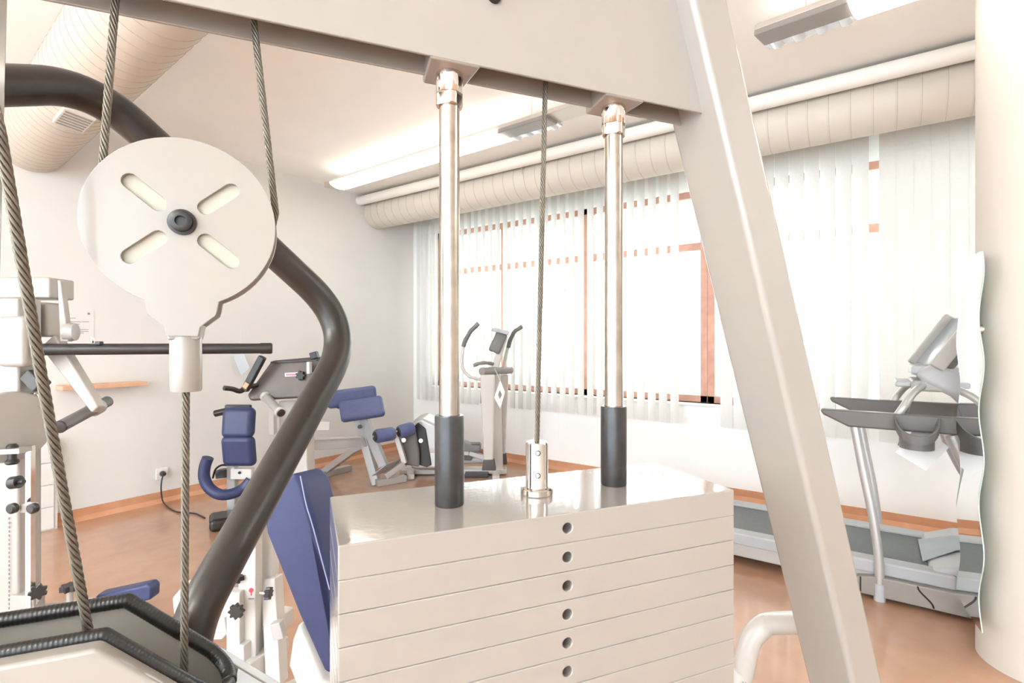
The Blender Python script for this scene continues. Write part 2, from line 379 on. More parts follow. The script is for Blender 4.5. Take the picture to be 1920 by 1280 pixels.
for s0 in (0, .237):
    rd = MB().cyl(W(s0, 0, hb - .002), W(s0, 0, -.2), .0125, 40).build('guide_rod', M['rod'], wm)
    m = MB(); R = .0165
    prof = [(R, .0), (R, -.026)]
    m.lathe(W(s0, 0, hb - .002), UP, [(R, 0), (R, -.0255), (R - .0002, -.026)], 48)
    m2 = MB(); m2.lathe(W(s0, 0, hb - .028), UP, [(R, 0), (R, -.0135), (R - .001, -.0145), (.0128, -.0145)], 48)
    c0 = W(s0, 0, 0); ca, cb = (SA + TA).normalized(), (TA - SA).normalized()
    for v in m2.bm.verts:
        d = v.co - c0; d.z = 0; x, y = d.dot(ca), d.dot(cb)
        x2, y2 = max(-.0142, min(.0142, x)), max(-.0142, min(.0142, y)); v.co += ca * (x2 - x) + cb * (y2 - y)
    cl = m.build('collar', M['chrome'], rd, bevel=.0006)
    m2.build('collar_flats', M['chrome'], cl)
bc = on_t(926, -6, tf); m = MB(); m.lathe(bc, -TA, [(.0085, 0), (.0085, .004), (.006, .0065)], 24); m.build('bolt_head', M['black'], wm)
# bent white foot tube beside the leg
q = [P(1376, 1330, 1.0), P(1392, 1262, 1.0), P(1405, 1205, 1.0), P(1425, 1178, 1.0), P(1450, 1168, 1.0), P(1476, 1166, .97)]
q = [V((*(q[0].xy), 0))] + q
lp = W(LEG(-.482) + .03, .0, -.482)
m = MB(); m.sweep(smooth_path([q[0], q[1], q[2], q[3], q[4], q[5]] + [lp], 8), .020, 20); m.build('foot_loop', M['white'], wm)
# cable housing with its slot
def prof(s):   # height of the housing top
    return -.262 if s < -.33 else -.262 - (s + .33) * .915
FT, BT = -.056, .0105
def wall_piece(m, t0, t1, s0, s1, bot):
    ss = sorted({s0, s1} | ({-.33} if s0 < -.33 < s1 else set()))
    m.prism([W(s, t0, prof(s)) for s in ss] + [W(s1, t0, bot), W(s0, t0, bot)], TA * (t1 - t0))
b = MB(); wall_piece(b, FT - .020, FT, -.80, -.145, -.75); wall_piece(b, BT, BT + .020, -.80, -.145, -.75)
hs = b.build('cable_housing', M['cream'], wm, bevel=.0035, seg=3)
b = MB(); wall_piece(b, FT + .0002, BT - .0002, -.232, -.1455, -.75); b.build('housing_end', M['cream'], hs, bevel=.001)
b = MB(); sbox(b, -.80, -.232, FT + .0004, BT - .0004, -.75, -.42); b.build('housing_floor', M['cream'], hs)
def trim_path(t, s_end):
    pts = []; s = -.80
    while s < s_end: pts.append(W(s, t, prof(s) + .002)); s += .002
    return pts
def ribbed(pts, r, name):
    # even resample, then small ribs across the rubber edging
    L = [0]
    for a, c in zip(pts, pts[1:]): L.append(L[-1] + (c - a).length)
    out, rs, step, j = [], [], .0008, 0
    k = 0
    while k * step < L[-1]:
        x = k * step
        while L[j + 1] < x: j += 1
        f = (x - L[j]) / max(1e-9, L[j + 1] - L[j]); out.append(pts[j].lerp(pts[j + 1], f)); rs.append(r * (1 + .02 * math.sin(2 * PI * x / .0035))); k += 1
    MB().sweep(out, rs, 12).build(name, M['trim'], hs, angle=80)
s_e = -.262
back = trim_path(BT - .0015, s_e); front = trim_path(FT + .0005, s_e)
cn = []
tm, R_ = (FT + BT) / 2, (BT - FT) / 2
corner = []
for k in range(1, 16):
    a = PI / 2 - PI * k / 16
    s = s_e + .026 * math.cos(a); t = tm + (R_ - .001) * math.sin(a)
    corner.append(W(s, t, prof(s) + .002))
ribbed(back + corner[:8], .0068, 'edge_trim'); ribbed(front + corner[:6:-1], .0058, 'edge_trim')

# ------------------------------------------------------------------ weight plates
def plate_mesh(m, h1, th, pin=True):
    s0, s1, t0, t1, h0 = -.135, .372, -.085, .087, h1 - th; sc, hc, r = .1185, h1 - th * .5, .006
    bm = m.bm; vv = lambda s, t, h: bm.verts.new(W(s, t, h))
    A = [vv(s0, t0, h0), vv(s1, t0, h0), vv(s1, t0, h1), vv(s0, t0, h1)]; B = [vv(s0, t1, h0), vv(s1, t1, h0), vv(s1, t1, h1), vv(s0, t1, h1)]
    bm.faces.new(B[::-1])
    for i in range(4): bm.faces.new([A[i], A[(i + 1) % 4], B[(i + 1) % 4], B[i]]) if i not in (0, 2) else None
    n = 24; c = [vv(sc + r * math.sin(2 * PI * k / n), t0, hc + r * math.cos(2 * PI * k / n)) for k in range(n)]
    top, bot = vv(sc, t0, h1), vv(sc, t0, h0)
    bm.faces.new([top] + [A[2], A[1]] + [bot] + c[:n // 2 + 1][::-1]); bm.faces.new([bot, A[0], A[3], top, c[0]] + c[n // 2:][::-1])
    bm.faces.new([A[3], top, A[2], B[2], B[3]]); bm.faces.new([A[0], bot, A[1], B[1], B[0]])
    c2 = [vv(sc + r * math.sin(2 * PI * k / n), t0 + .03, hc + r * math.cos(2 * PI * k / n)) for k in range(n)]
    for k in range(n): bm.faces.new([c[k], c[(k + 1) % n], c2[(k + 1) % n], c2[k]])
    bm.faces.new(c2)
    return m
def plate_obj(t, h1, th):
    o = plate_mesh(MB(), h1, th).build('plate_body', M['plate'], t)
    bv = o.modifiers.new('bevel', 'BEVEL'); bv.width = .0015; bv.segments = 3; bv.limit_method = 'ANGLE'; bv.angle_limit = math.radians(60); bv.harden_normals = True
    c = W(.1185, -.085, h1 - th / 2)
    MB().lathe(c + TA * .003, TA, [(.00585, 0), (.0058, .025)], 24, cap=False).build('pin_hole', M['hole'], o)
    return o
TH_ = .0333
top = thing('weight_plate', (*W(.1185, 0, 0).xy, H - .2 - .0345), SROT, 'topmost cream weight plate, glossy, carrying the black bushings and chrome stem', 'weight plate', 'weight plates of the stack')
plate_obj(top, -.2, .0345)
for s0, yb in ((0, -.0905), (.237, -.0905)):
    m = MB(); m.lathe(W(s0, 0, -.2), UP, [(.0132, 0), (.0175, 0), (.018, .002), (.018, .1075), (.0172, .1095), (.0132, .1095), (.0132, 0)], 40, cap=False)
    m.build('bushing', M['bushing'], top)
m = MB(); m.lathe(W(.1185, 0, -.2), UP, [(.0205, 0), (.0215, .0012), (.0215, .0075), (.0200, .009), (.0152, .0095), (.0147, .012), (.0147, .0665), (.0138, .0682), (.0042, .0682), (.0040, .0664)], 48)
st = m.build('selector_stem', M['chrome'], top, angle=25)
sd = (SA * -.34 + TA * -.94).normalized()
for z in (.027, .056):
    m = MB(); c = W(.1185, 0, -.2 + z) + sd * .0143
    m.lathe(c, sd, [(.0036, 0), (.0036, .0008), (.0026, .0010), (.0022, -.002)], 20); m.build('set_screw', M['black'], st)
ords = ['second', 'third', 'fourth', 'fifth', 'sixth', 'seventh', 'eighth', 'ninth']
h = -.2 - .0345
proto = None
n_pl = int((H + h - .2) / TH_)
for i in range(n_pl):
    lab = ('cream weight plate with a pin hole, %s from the top of the stack' % ords[i]) if i < 8 else 'cream weight plate low in the stack, below the lower edge of the photo'
    hh = h - i * TH_
    if i == 0:
        t = thing('weight_plate', (*W(.1185, 0, 0).xy, H + hh - TH_), SROT, lab, 'weight plate', 'weight plates of the stack')
        proto = t; pb = plate_obj(t, hh, TH_ - .0002)
    else:
        t = proto.copy(); COL.objects.link(t); t.location.z = H + hh - TH_; t['label'] = lab
        for ch in [c for c in proto.children]:
            c = ch.copy(); COL.objects.link(c); c.parent = t
            for g in ch.children:
                k = g.copy(); COL.objects.link(k); k.parent = c
zmin = H + h - n_pl * TH_
b = MB(); sbox(b, -.10, .34, -.05, .05, -H + .2, zmin - H); b.build('stack_cushion', M['darkgrey'], wm)

# ------------------------------------------------------------------ pulley block and wire ropes
SP, TP = -.277, -.006
pc = W(SP, TP, 0); pcz = (640 - 424) / 960 * .522
pk = thing('pulley_block', (*pc.xy, H + pcz), SROT, 'round white pulley block with four slots hanging in the loop of the wire rope', 'pulley')
def disc_outline(t, inner=True):
    R1 = .0835; o = []
    a0 = math.radians(-68); a1 = math.radians(248)
    for k in range(61):
        a = a0 + (a1 - a0) * k / 60; o.append((R1 * math.cos(a), R1 * math.sin(a)))
    # shoulders and neck
    o += [(-.0300, -.0865), (-.0285, -.0915), (-.0150, -.1030), (-.0135, -.112), (.0135, -.112), (.0150, -.1030), (.0285, -.0915), (.0300, -.0865)]
    return [W(SP + x, t, pcz + y) for x, y in o]
def slot_poly(x0, y0, x1, y1, w, n=8):
    a = math.atan2(y1 - y0, x1 - x0); o = []
    for c, off in (((x1, y1), -PI / 2), ((x0, y0), PI / 2)):
        for k in range(n + 1):
            t = a + off + PI * k / n; o.append((c[0] + w * math.cos(t), c[1] + w * math.sin(t)))
    return o
def plate_with_slots(t0, t1):
    # outline filled around four slots
    bm = bmesh.new(); edges = []
    def loop(pts):
        vs = [bm.verts.new(p) for p in pts]
        for i in range(len(vs)): edges.append(bm.edges.new((vs[i], vs[(i + 1) % len(vs)])))
    loop(disc_outline(t0))
    for a in (40, 140, 220, 320):
        ca, sa = math.cos(math.radians(a)), math.sin(math.radians(a))
        loop([W(SP + x, t0, pcz + y) for x, y in slot_poly(.026 * ca, .026 * sa, .056 * ca, .056 * sa, .0072)])
    bmesh.ops.triangle_fill(bm, use_beauty=True, use_dissolve=False, edges=edges)
    ex = bmesh.ops.extrude_face_region(bm, geom=list(bm.faces))
    bmesh.ops.translate(bm, vec=TA * (t1 - t0), verts=[g for g in ex['geom'] if isinstance(g, bmesh.types.BMVert)])
    m = MB(); m.bm.free(); m.bm = bm; return m
plate_with_slots(TP - .0165, TP - .0125).build('front_plate', M['cream'], pk, bevel=.0005)
plate_with_slots(TP + .0125, TP + .0165).build('back_plate', M['cream'], pk, bevel=.0005)
m = MB(); m.lathe(W(SP, TP - .0115, pcz), TA, [(.005, 0), (.076, 0), (.077, .002), (.0722, .0115), (.077, .021), (.076, .023), (.005, .023)], 64); m.build('sheave', M['wheel'], pk)
m = MB(); m.lathe(W(SP, TP - .0165, pcz), -TA, [(.0125, 0), (.0125, .003), (.0100, .0035), (.0100, .0085), (.0085, .0095), (.0048, .0095), (.0045, .006)], 32); m.build('axle_bolt', M['black'], pk)
m = MB(); m.lathe(W(SP, TP, pcz - .108), -UP, [(.0138, 0), (.0142, .002), (.0142, .058), (.0135, .060), (.0040, .060)], 32)
sl = m.build('rope_sleeve', M['cream'], pk)
m = MB(); m.prism([W(SP - .016, TP - .0125, pcz - .100), W(SP + .016, TP - .0125, pcz - .100), W(SP + .0135, TP - .0125, pcz - .116), W(SP - .0135, TP - .0125, pcz - .116)], TA * .025); m.build('rope_yoke', M['cream'], pk, bevel=.002)

def rope(path, R, name, label, hand=-1):
    pts = [V(p) for p in path]; L = [0]
    for a, c in zip(pts, pts[1:]): L.append(L[-1] + (c - a).length)
    step = .0022; N = int(L[-1] / step); cen = []; j = 0
    for k in range(N + 1):
        x = min(k * step, L[-1] - 1e-6)
        while L[j + 1] < x: j += 1
        f = (x - L[j]) / max(1e-9, L[j + 1] - L[j]); cen.append(pts[j].lerp(pts[j + 1], f))
    T = [(cen[min(i + 1, N)] - cen[max(i - 1, 0)]).normalized() for i in range(N + 1)]
    _, a, b_ = frame_of(T[0]); fr = []
    for i in range(N + 1):
        a = (a - T[i] * a.dot(T[i])).normalized(); fr.append((a.copy(), T[i].cross(a)))
    m = MB(); r1 = R * .315; lay = R * 11.0
    for q in range(6):
        sp = []
        for i in range(N + 1):
            t = hand * 2 * PI * i * step / lay + q * PI / 3; sp.append(cen[i] + fr[i][0] * ((R - r1) * math.cos(t)) + fr[i][1] * ((R - r1) * math.sin(t)))
        m.sweep(sp, r1, 7)
    m.sweep(cen[::4] + [cen[-1]], R * .50, 8)
    o = m.build(name, M['cable'], angle=75); tag(o, label, 'cable', 'steel wire ropes'); return o
RR = .0036
topB, botB = W(-.325, -.006, .46), W(SP - .0765, TP, pcz)
arc = [W(SP + .0765 * math.cos(a), TP, pcz + .0765 * math.sin(a)) for a in [PI + k * PI / 24 for k in range(25)]]
lB = on_t(191, 325, TP); uB = on_t(221, -60, TP); lC = on_t(517, 400, TP); uC = on_t(470, -10, TP)
rope([uB, lB] + [p for p in arc[2:-2]] + [lC, uC], RR, 'wire_rope', 'steel wire rope running down both sides of the white pulley')
rope([W(SP, TP, pcz - .168), on_t(345, 1262, -.028)], RR * 1.02, 'wire_rope', 'steel wire rope hanging straight down from the sleeve under the pulley')
rope([on_t(1023, 130, -.004), W(.1185, 0, -.1325)], RR * .95, 'wire_rope', 'steel wire rope rising from the chrome stem on the weight stack')
rope([P(-75, -60, .385), P(0, 250, .385), P(75, 690, .42), on_t(168, 1196, -.030)], RR * 1.15, 'wire_rope', 'steel wire rope slanting down along the left edge of the photo', )

# ------------------------------------------------------------------ bent black lever tube
pts = [P(-160, 158, .63), P(95, 160, .675), P(205, 180, .76), P(300, 262, .86), P(540, 468, .95), P(625, 545, 1.0), P(628, 640, 1.0), P(590, 730, .93), P(383, 1120, .68), P(352, 1180, .655)]
ca_, cb_, cc_, cd_ = P(-200, 160, .56), P(170, 160, .76), P(665, 614, 1.02), P(350, 1182, .62)
path = fillet([ca_, cb_, cb_.lerp(cc_, .5)], .075, 14)[:-1] + fillet([cb_.lerp(cc_, .5), cc_, cd_], .13, 18)
end = path[-1]; path2 = path + [V((end.x, end.y, 0))]
path2 = path[:-1] + fillet([path[-2], end, V((end.x, end.y, 0))], .05, 8)[1:]
m = MB(); m.sweep(path2, .0255, 28); lv = m.build('lever_arm', M['blacktube'])
tag(lv, 'thick bent black tube passing behind the white pulley', 'lever arm')

# ------------------------------------------------------------------ wavy mirror on the column
md = (LAT * math.sin(math.radians(28)) + FWD * math.cos(math.radians(28))); mn = V((-md.y, md.x, 0))
mc = LAT * 1.899 + FWD * 2.125; mc.z = 0
mtop, mbot = 1.65, .17
def wav(z, ph): return .030 * math.sin((z - .15) * 2 * PI / .37 + ph)
L_, R_2 = [], []
for k in range(61):
    z = mbot + (mtop - mbot) * k / 60
    R_2.append(mc - md * (.145 + wav(z, 2.4)) + UP * z); L_.append(mc + md * (.145 + wav(z, .9)) + UP * z)
out = R_2 + L_[::-1]
mi = thing('wall_mirror', (mc.x, mc.y, mbot), 0, 'tall frameless mirror with wavy edges on the round column', 'mirror')
MB().prism([p - mn * .002 for p in out], mn * .004).build('mirror_back', M['mirroredge'], mi)
m = MB(); fs = [m.bm.verts.new(p + mn * .0026) for p in out]
for i in range(60): m.bm.faces.new([fs[i], fs[i + 1], fs[120 - i], fs[121 - i]])
m.build('mirror_face', M['mirror'], mi)
dcol = V((cc.x, cc.y, 0)) - mc
for z in (.45, 1.35):
    MB().cyl(mc - mn * .002 + UP * z, mc - mn * max(.01, (-(dcol.dot(mn)) - CR + .012)) + UP * z, .02, 16).build('standoff', M['chrome'], mi)

# ------------------------------------------------------------------ treadmill
XN, XF = 3.18, 3.85
tr = thing('treadmill', (3.515, .2, 0), 0, 'grey treadmill with dark handrails in front of the closed blind', 'treadmill')
b = MB(); b.box((XN + .01, -.5, .05), (XF - .01, 1.45, .155)); b.build('deck', M['sidegrey'], tr, bevel=.01)
MB().box((XN + .085, -.42, .155), (XF - .085, 1.44, .172)).build('running_belt', M['belt'], tr, bevel=.003)
for xs in (XN + .045, XF - .045):
    MB().box((xs - .045, -.32, .12), (xs + .045, 1.46, .190)).build('side_rail', M['rail'], tr, bevel=.012)
for k in range(6):
    for xs, sg in ((XN + .17, 1), (XF - .17, 1)):
        pass
b = MB(); b.box((XN - .01, 1.40, .03), (XF + .01, 1.52, .19)); b.build('rear_cap', M['midgrey'], tr, bevel=.02, seg=3)
# motor hood
m = MB(); m.prism([(XN + .02, -.22, .185), (XN + .02, -.36, .245), (XN + .02, -.85, .30), (XN + .02, -.93, .10), (XN + .02, -.22, .10)], (XF - XN - .04, 0, 0)); m.build('motor_hood', M['lightgrey'], tr, bevel=.02, seg=3)
m = MB(); m.prism([(XN + .16, -.20, .178), (XN + .22, -.34, .249), (XN + .24, -.80, .306), (XF - .24, -.80, .306), (XF - .22, -.34, .249), (XF - .16, -.20, .178)], (0, 0, .004)); m.build('hood_inlay', M['screen'], tr)
for xs, e in ((XN - .03, .05), (XF + .03, -.05)):
    m = MB(); o = [(xs, .10, .03), (xs, .10, .07), (xs, .07, .105), (xs, .0, .12), (xs, -.80, .125), (xs, -.90, .10), (xs, -.92, .02), (xs, .06, .02)]
    m.prism(o, (e, 0, 0)); cv = m.build('side_cover', M['taupe'], tr, bevel=.008, seg=3)
    m = MB(); m.sweep([(xs - .001, -.20 - .03 * math.cos(k / 8 * PI), .03 + .011 * k) for k in range(9)], .004, 6); m.build('cover_seam', M['black'], cv)
    m = MB(); m.box((xs - .002 if e > 0 else xs - .004, .055, .03), (xs + .004, .062, .105)); m.build('cover_seam', M['black'], cv)
for xs in (XN - .012, XF + .012):
    fr = smooth_path([(xs, -.02, .02), (xs, -.018, .20), (xs, .008, .42), (xs, .05, .66), (xs, .085, .875)], 8)
    MB().sweep(fr, .021, 16).build('upright_tube', M['silver'], tr)
    f2 = smooth_path([(xs, -.30, .86), (xs, -.40, .60), (xs, -.58, .25), (xs, -.62, .17)], 8)
    MB().sweep(f2, .030, 16).build('front_tube', M['silver'], tr)
    sl = MB(); sl.cyl((xs, -.021, .0), (xs, -.02, .085), .026, 16); sl.build('tube_foot', M['lightgrey'], tr)
    m = MB(); m.prism([(xs - .03, .235, .945), (xs - .03, .225, .918), (xs - .03, .11, .862), (xs - .03, -.62, .862), (xs - .03, -.62, .945)], (.06, 0, 0)); hr = m.build('handrail', M['railgrey'], tr, bevel=.012, seg=3)
# cup holders outside the rails
def cup(xs, sg):
    n = 18; m = MB(); rings = []
    def o(k, f, z, ww): 
        a = PI * k / n; return V((xs - sg * ww * math.sin(a) ** .8 * f, -.165 + .085 * math.cos(a) * f, z))
    prof = [(.80, .79, .13), (.80, .835, .13), (1.0, .90, .13), (1.02, .94, .13), (.95, .94, .13), (.80, .90, .13), (.74, .80, .13)]
    R = [[m.bm.verts.new(o(k, f, z, ww)) for k in range(n + 1)] for f, z, ww in prof]
    for i_, r_ in enumerate(R):
        if i_ in (2, 3, 4, 5):
            for v in r_: v.co.z -= .62 * abs(v.co.x - xs)
    for i in range(len(R) - 1):
        for k in range(n): m.bm.faces.new([R[i][k], R[i][k + 1], R[i + 1][k + 1], R[i + 1][k]])
    m.bm.faces.new(R[0][::-1]); m.bm.faces.new(R[-1])
    o_ = m.build('cup_holder', M['midgrey'], tr, angle=50)
cup(XN - .040, 1); cup(XF + .040, -1)
# centre bracket, grips, console
for xs, y0 in ((XN - .012, .02), (XF + .012, .02)):
    c = (XN + XF) / 2; dx = .14 if xs < c else -.14
    pts = smooth_path([(xs, -.09, .93), (xs, -.12, .985), (xs + dx * .5, -.155, 1.04), (xs + dx * 1.3, -.20, 1.075)], 8)
    MB().sweep(pts, .018, 14).build('grip_bar', M['silver'], tr)
b = MB(); b.box((3.34, -.30, 1.045), (3.69, -.155, 1.10)); b.build('hub_block', M['sidegrey'], tr, bevel=.012, seg=3)
b = MB(); b.box((3.40, -.16, 1.06), (3.66, -.09, 1.09)); b.build('pulse_grip', M['lightgrey'], tr, bevel=.008)
m = MB(); m.prism([(3.33, -.20, 1.09), (3.33, -.17, 1.14), (3.33, -.25, 1.19), (3.33, -.38, 1.16), (3.33, -.44, 1.02), (3.33, -.40, .93), (3.33, -.32, 1.02)], (.37, 0, 0)); m.build('console_neck', M['lightgrey'], tr, bevel=.03, seg=4)
ya_ = math.radians(9); cxa = V((math.cos(ya_), math.sin(ya_), 0)); cya = V((-math.sin(ya_), math.cos(ya_), 0))
cd = (cya * -.54 + UP * .84).normalized(); cup_ = cxa.cross(cd).normalized()
if cup_.z < 0: cup_ = -cup_
CC = V((3.515, -.305, 1.30))
cn_ = rbox(CC - cup_ * .012, cxa, cd, cup_, .44, .31, .024).build('console', M['white'], tr, bevel=.008, seg=3)
rbox(CC + cup_ * .003, cxa, cd, cup_, .38, .29, .006).build('screen', M['screen'], cn_)
for k in (-1, 1): rbox(CC + cxa * (.215 * k) + cup_ * .006, cxa, cd, cup_, .035, .32, .065).build('console_cheek', M['sidegrey'], cn_, bevel=.008, seg=3)
rbox(CC - cup_ * .045 - cd * .01, cxa, cd, cup_, .36, .25, .045).build('console_back', M['midgrey'], cn_, bevel=.015)
rbox(V((3.53, -.20, 1.15)), XA, YA, UP, .28, .09, .05).build('key_panel', M['lightgrey'], cn_, bevel=.015)
for xs in (XN + .012, XF - .012): MB().sweep(smooth_path([(xs + (.10 if xs < 3.5 else -.10), -.45, 1.12), (xs + (.05 if xs < 3.5 else -.05), -.5, .98), (xs, -.52, .86)], 6), .045, 14, .5).build('console_mast', M['white'], tr)
MB().sweep([(XN + .24, -.2, 1.085), (XN + .2, -.16, 1.0), (XN + .16, -.12, .84), (XN + .15, -.10, .76)], .0022, 6).build('safety_cord', M['midgrey'], tr)
# paper
pa = [P(1679, 848, 2.52), P(1722, 795, 2.52), P(1780, 838, 2.44), P(1736, 883, 2.44)]
m = MB(); m.prism(pa, (XA * .0015 + YA * .001)); o = m.build('paper_sheet', M['paper']); tag(o, 'white sheet of paper hanging askew below the treadmill cup holder', 'paper')

# ------------------------------------------------------------------ elliptical trainer
ZE = 5.05; e0 = P(925, 890, ZE)
el = thing('elliptical_trainer', (e0.x, e0.y, 0), VROT, 'white elliptical trainer with curved handles standing before the half open blind', 'elliptical trainer')
E = lambda x, y, dz=0: P(x, y, ZE + dz)
floorE = lambda x, dz=0: (lambda p: V((p.x, p.y, 0)))(P(x, 800, ZE + dz))
b = MB(); b.bar(floorE(752) + UP * .03, floorE(950) + UP * .03, .14, .05); b.bar(floorE(930, -.28) + UP * .025, floorE(930, .28) + UP * .025, .07, .05); b.bar(floorE(770, -.24) + UP * .025, floorE(770, .24) + UP * .025, .07, .05)
b.build('base_frame', M['white'], el, bevel=.01)
MB().bar(floorE(872, -.1) + UP * .02, floorE(916, -.1) + UP * .02, .12, .035).build('base_cover', M['darkgrey'], el, bevel=.006)
MB().bar(E(934, 884), E(928, 694), .10, .13, FWD, .11, .12).build('mast', M['white'], el, bevel=.02, seg=3)
MB().bar(E(926, 698), E(946, 628), .07, .14, FWD).build('console_arm', M['white'], el, bevel=.015, seg=3)
cx, cz = (E(949, 622) - E(931, 664)).normalized(), None
cside = cx.cross(FWD).normalized()
rbox(E(934, 642, -.02), cx, cside, FWD, .21, .115, .20).build('console', M['midgrey'], el, bevel=.02, seg=3)
rbox(E(939, 621, -.05), (E(953, 627) - E(920, 619)).normalized(), cx, FWD, .17, .04, .23).build('console_top', M['lightgrey'], el, bevel=.01)
MB().sweep(smooth_path([E(887, 685, -.22), E(905, 680, -.2), E(925, 682, -.05)], 6), .018, 12).build('fixed_grip', M['taupe'], el)
MB().cyl(E(903, 696, -.26), E(957, 694, .14), .037, 20).build('pivot_axle', M['taupe'], el)
for pts, dz in (([(880, 705), (868, 690), (866, 672), (869, 648)], -.26), ([(945, 697), (946, 680), (948, 668), (953, 650)], .12)):
    lo = [E(x, y, dz) for x, y in pts]
    if dz < 0: lo = [E(908, 713, dz)] + lo
    o = MB().sweep(smooth_path(lo, 6), .017, 14).build('swing_handle', M['white'], el)
    hi = [(869, 650), (874, 635), (885, 618), (898, 606)] if dz < 0 else [(953, 652), (957, 636), (966, 621), (979, 612)]
    MB().sweep(smooth_path([E(x, y, dz) for x, y in hi], 6), .0215, 14).build('handle_grip', M['midgrey'], o)
for (x0, y0, x1, y1, w0, dz) in ((914, 702, 916, 866, .14, -.28), (946, 702, 943, 855, .08, .14)):
    a = MB().bar(E(x0, y0, dz), E(x1, y1, dz), w0, .07, FWD, w0 * .62, .06).build('swing_arm', M['white'], el, bevel=.015, seg=3)
    MB().bar(E(x1 + 1, y1 - 6, dz), E(x1 + 1, y1 + 14, dz), w0 * .72, .075, FWD, w0 * .95, .085).build('arm_boot', M['darkgrey'], a, bevel=.008)
for dz, x0, y0 in ((-.2, 884, 834), (.2, 868, 850)):
    m = MB(); q = [E(x0 - 16, y0 + 9, dz), E(x0 + 17, y0 + 11, dz), E(x0 + 18, y0 - 2, dz), E(x0 + 3, y0 - 2, dz), E(x0 - 14, y0 - 8, dz)]
    m.prism([p - FWD * .07 for p in q], FWD * .14); a = m.build('pedal', M['midgrey'], el, bevel=.012)
    rbox(E(x0 + 3, y0 - 2, dz), LAT, FWD, UP, .13, .10, .015).build('tread_pad', M['black'], a)
    MB().bar(E(x0 - 4, y0 + 14, dz), E(920, 862, dz), .05, .05).build('pedal_arm', M['silver'], el, bevel=.01)
    MB().bar(E(x0 - 4, y0 + 14, dz), E(800, 842, dz), .05, .05).build('pedal_link', M['white'], el, bevel=.01)
# flywheel housing
m = MB(); q = [E(770, 880, -.22), E(768, 800, -.22), E(776, 788, -.22), E(790, 783, -.22), E(806, 790, -.22), E(822, 798, -.22), E(834, 812, -.22), E(838, 880, -.22)]
m.prism(q, FWD * .40); hs2 = m.build('flywheel_housing', M['silver'], el, bevel=.03, seg=3)
m = MB(); q = [E(775, 800, -.235), E(784, 792, -.235), E(798, 804, -.235), E(809, 872, -.235), E(800, 876, -.235), E(786, 872, -.235)]
m.prism(q, FWD * .03); m.build('vent_panel', M['black'], hs2, bevel=.008)
m = MB(); q = [E(758, 872, -.30), E(752, 820, -.30), E(764, 800, -.30), E(778, 806, -.30), E(786, 850, -.30), E(786, 876, -.30)]
m.prism(q, FWD * .06); m.build('disc_guard', M['midgrey'], hs2, bevel=.02)
MB().cyl(E(789, 826, -.255), E(789, 826, -.23), .02, 16).build('crank_cap', M['chrome'], hs2)
m = MB(); q = [E(938, 712, -.35), E(947, 735, -.35), E(938, 766, -.35), E(926, 745, -.35)]
m.prism(q, FWD * .003); a = m.build('tag_card', M['paper'], el)
m = MB(); m.prism([E(937, 731, -.352), E(941, 740, -.352), E(937, 748, -.352), E(934, 740, -.352)], FWD * .001); m.build('tag_mark', M['ink'], a)
MB().sweep([E(927, 690, -.33), E(938, 713, -.345)], .002, 6).build('tag_string', M['paper'], a)
MB().sweep([E(907, 728, -.2), E(902, 730, -.25), E(902, 755, -.25), E(908, 757, -.2)], .006, 8).build('bottle_cage', M['darkgrey'], el)

# ------------------------------------------------------------------ back extension bench
ZB = 4.65; b0 = P(700, 905, ZB)
be = thing('back_extension_bench', (b0.x, b0.y, 0), VROT, 'silver back extension bench with blue pads and leg rollers left of the elliptical', 'exercise bench')
B = lambda x, y, dz=0: P(x, y, ZB + dz)
MB().bar(B(706, 908), B(672, 785, .08), .07, .075, FWD).build('upright_beam', M['silver'], be, bevel=.006)
MB().bar(B(720, 874, -.02), B(683, 785, .06), .075, .09, FWD).build('sliding_beam', M['lightgrey'], be, bevel=.006)
fl = V((B(705, 905, -.05).x, B(705, 905, -.05).y, .03)); fr_ = V((B(760, 905, .12).x, B(760, 905, .12).y, .03))
MB().bar(fl, fr_, .07, .06).build('front_foot', M['silver'], be, bevel=.005)
MB().bar(B(668, 840, .1), B(608, 884, .30), .06, .06).build('rear_brace', M['silver'], be, bevel=.005)
q0, q1 = P(570, 898, 4.75), P(656, 879, 5.15); q0.z = q1.z = .03
MB().bar(q0, q1, .07, .06).build('rear_foot', M['silver'], be, bevel=.005)
MB().bar(B(666, 838, .08), B(690, 826, .05), .09, .09).build('joint_sleeve', M['lightgrey'], be, bevel=.006)
m = MB(); m.prism([B(697, 893, -.08), B(724, 872, -.12), B(752, 862, .05), B(728, 884, .1)], UP * .015 + LAT * .003); m.build('foot_plate', M['silver'], be, bevel=.003)
MB().bar(B(722, 893, -.05), B(757, 868, .02), .05, .05).build('roller_base', M['silver'], be, bevel=.005)
MB().bar(B(759, 868, .02), B(744, 818, .02), .045, .05, FWD).build('roller_post', M['silver'], be, bevel=.005)
r0, r1, r2, r3 = B(703, 818, -.20), B(739, 812, -.08), B(747, 810, -.05), B(775, 802, .04)
for a0, a1 in ((r0, r1), (r2, r3)):
    d = (a1 - a0).normalized(); Lr = (a1 - a0).length
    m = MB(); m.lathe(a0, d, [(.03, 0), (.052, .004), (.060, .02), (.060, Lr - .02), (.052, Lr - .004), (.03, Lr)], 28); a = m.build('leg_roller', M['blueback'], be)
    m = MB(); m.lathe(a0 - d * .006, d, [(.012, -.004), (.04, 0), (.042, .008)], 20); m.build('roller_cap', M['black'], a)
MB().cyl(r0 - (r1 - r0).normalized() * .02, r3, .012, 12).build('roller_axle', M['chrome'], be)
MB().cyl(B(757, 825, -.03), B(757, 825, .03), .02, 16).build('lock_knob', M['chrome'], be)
MB().cyl(B(674, 800, -.03), B(676, 799, .03), .018, 12).build('lock_knob', M['black'], be)
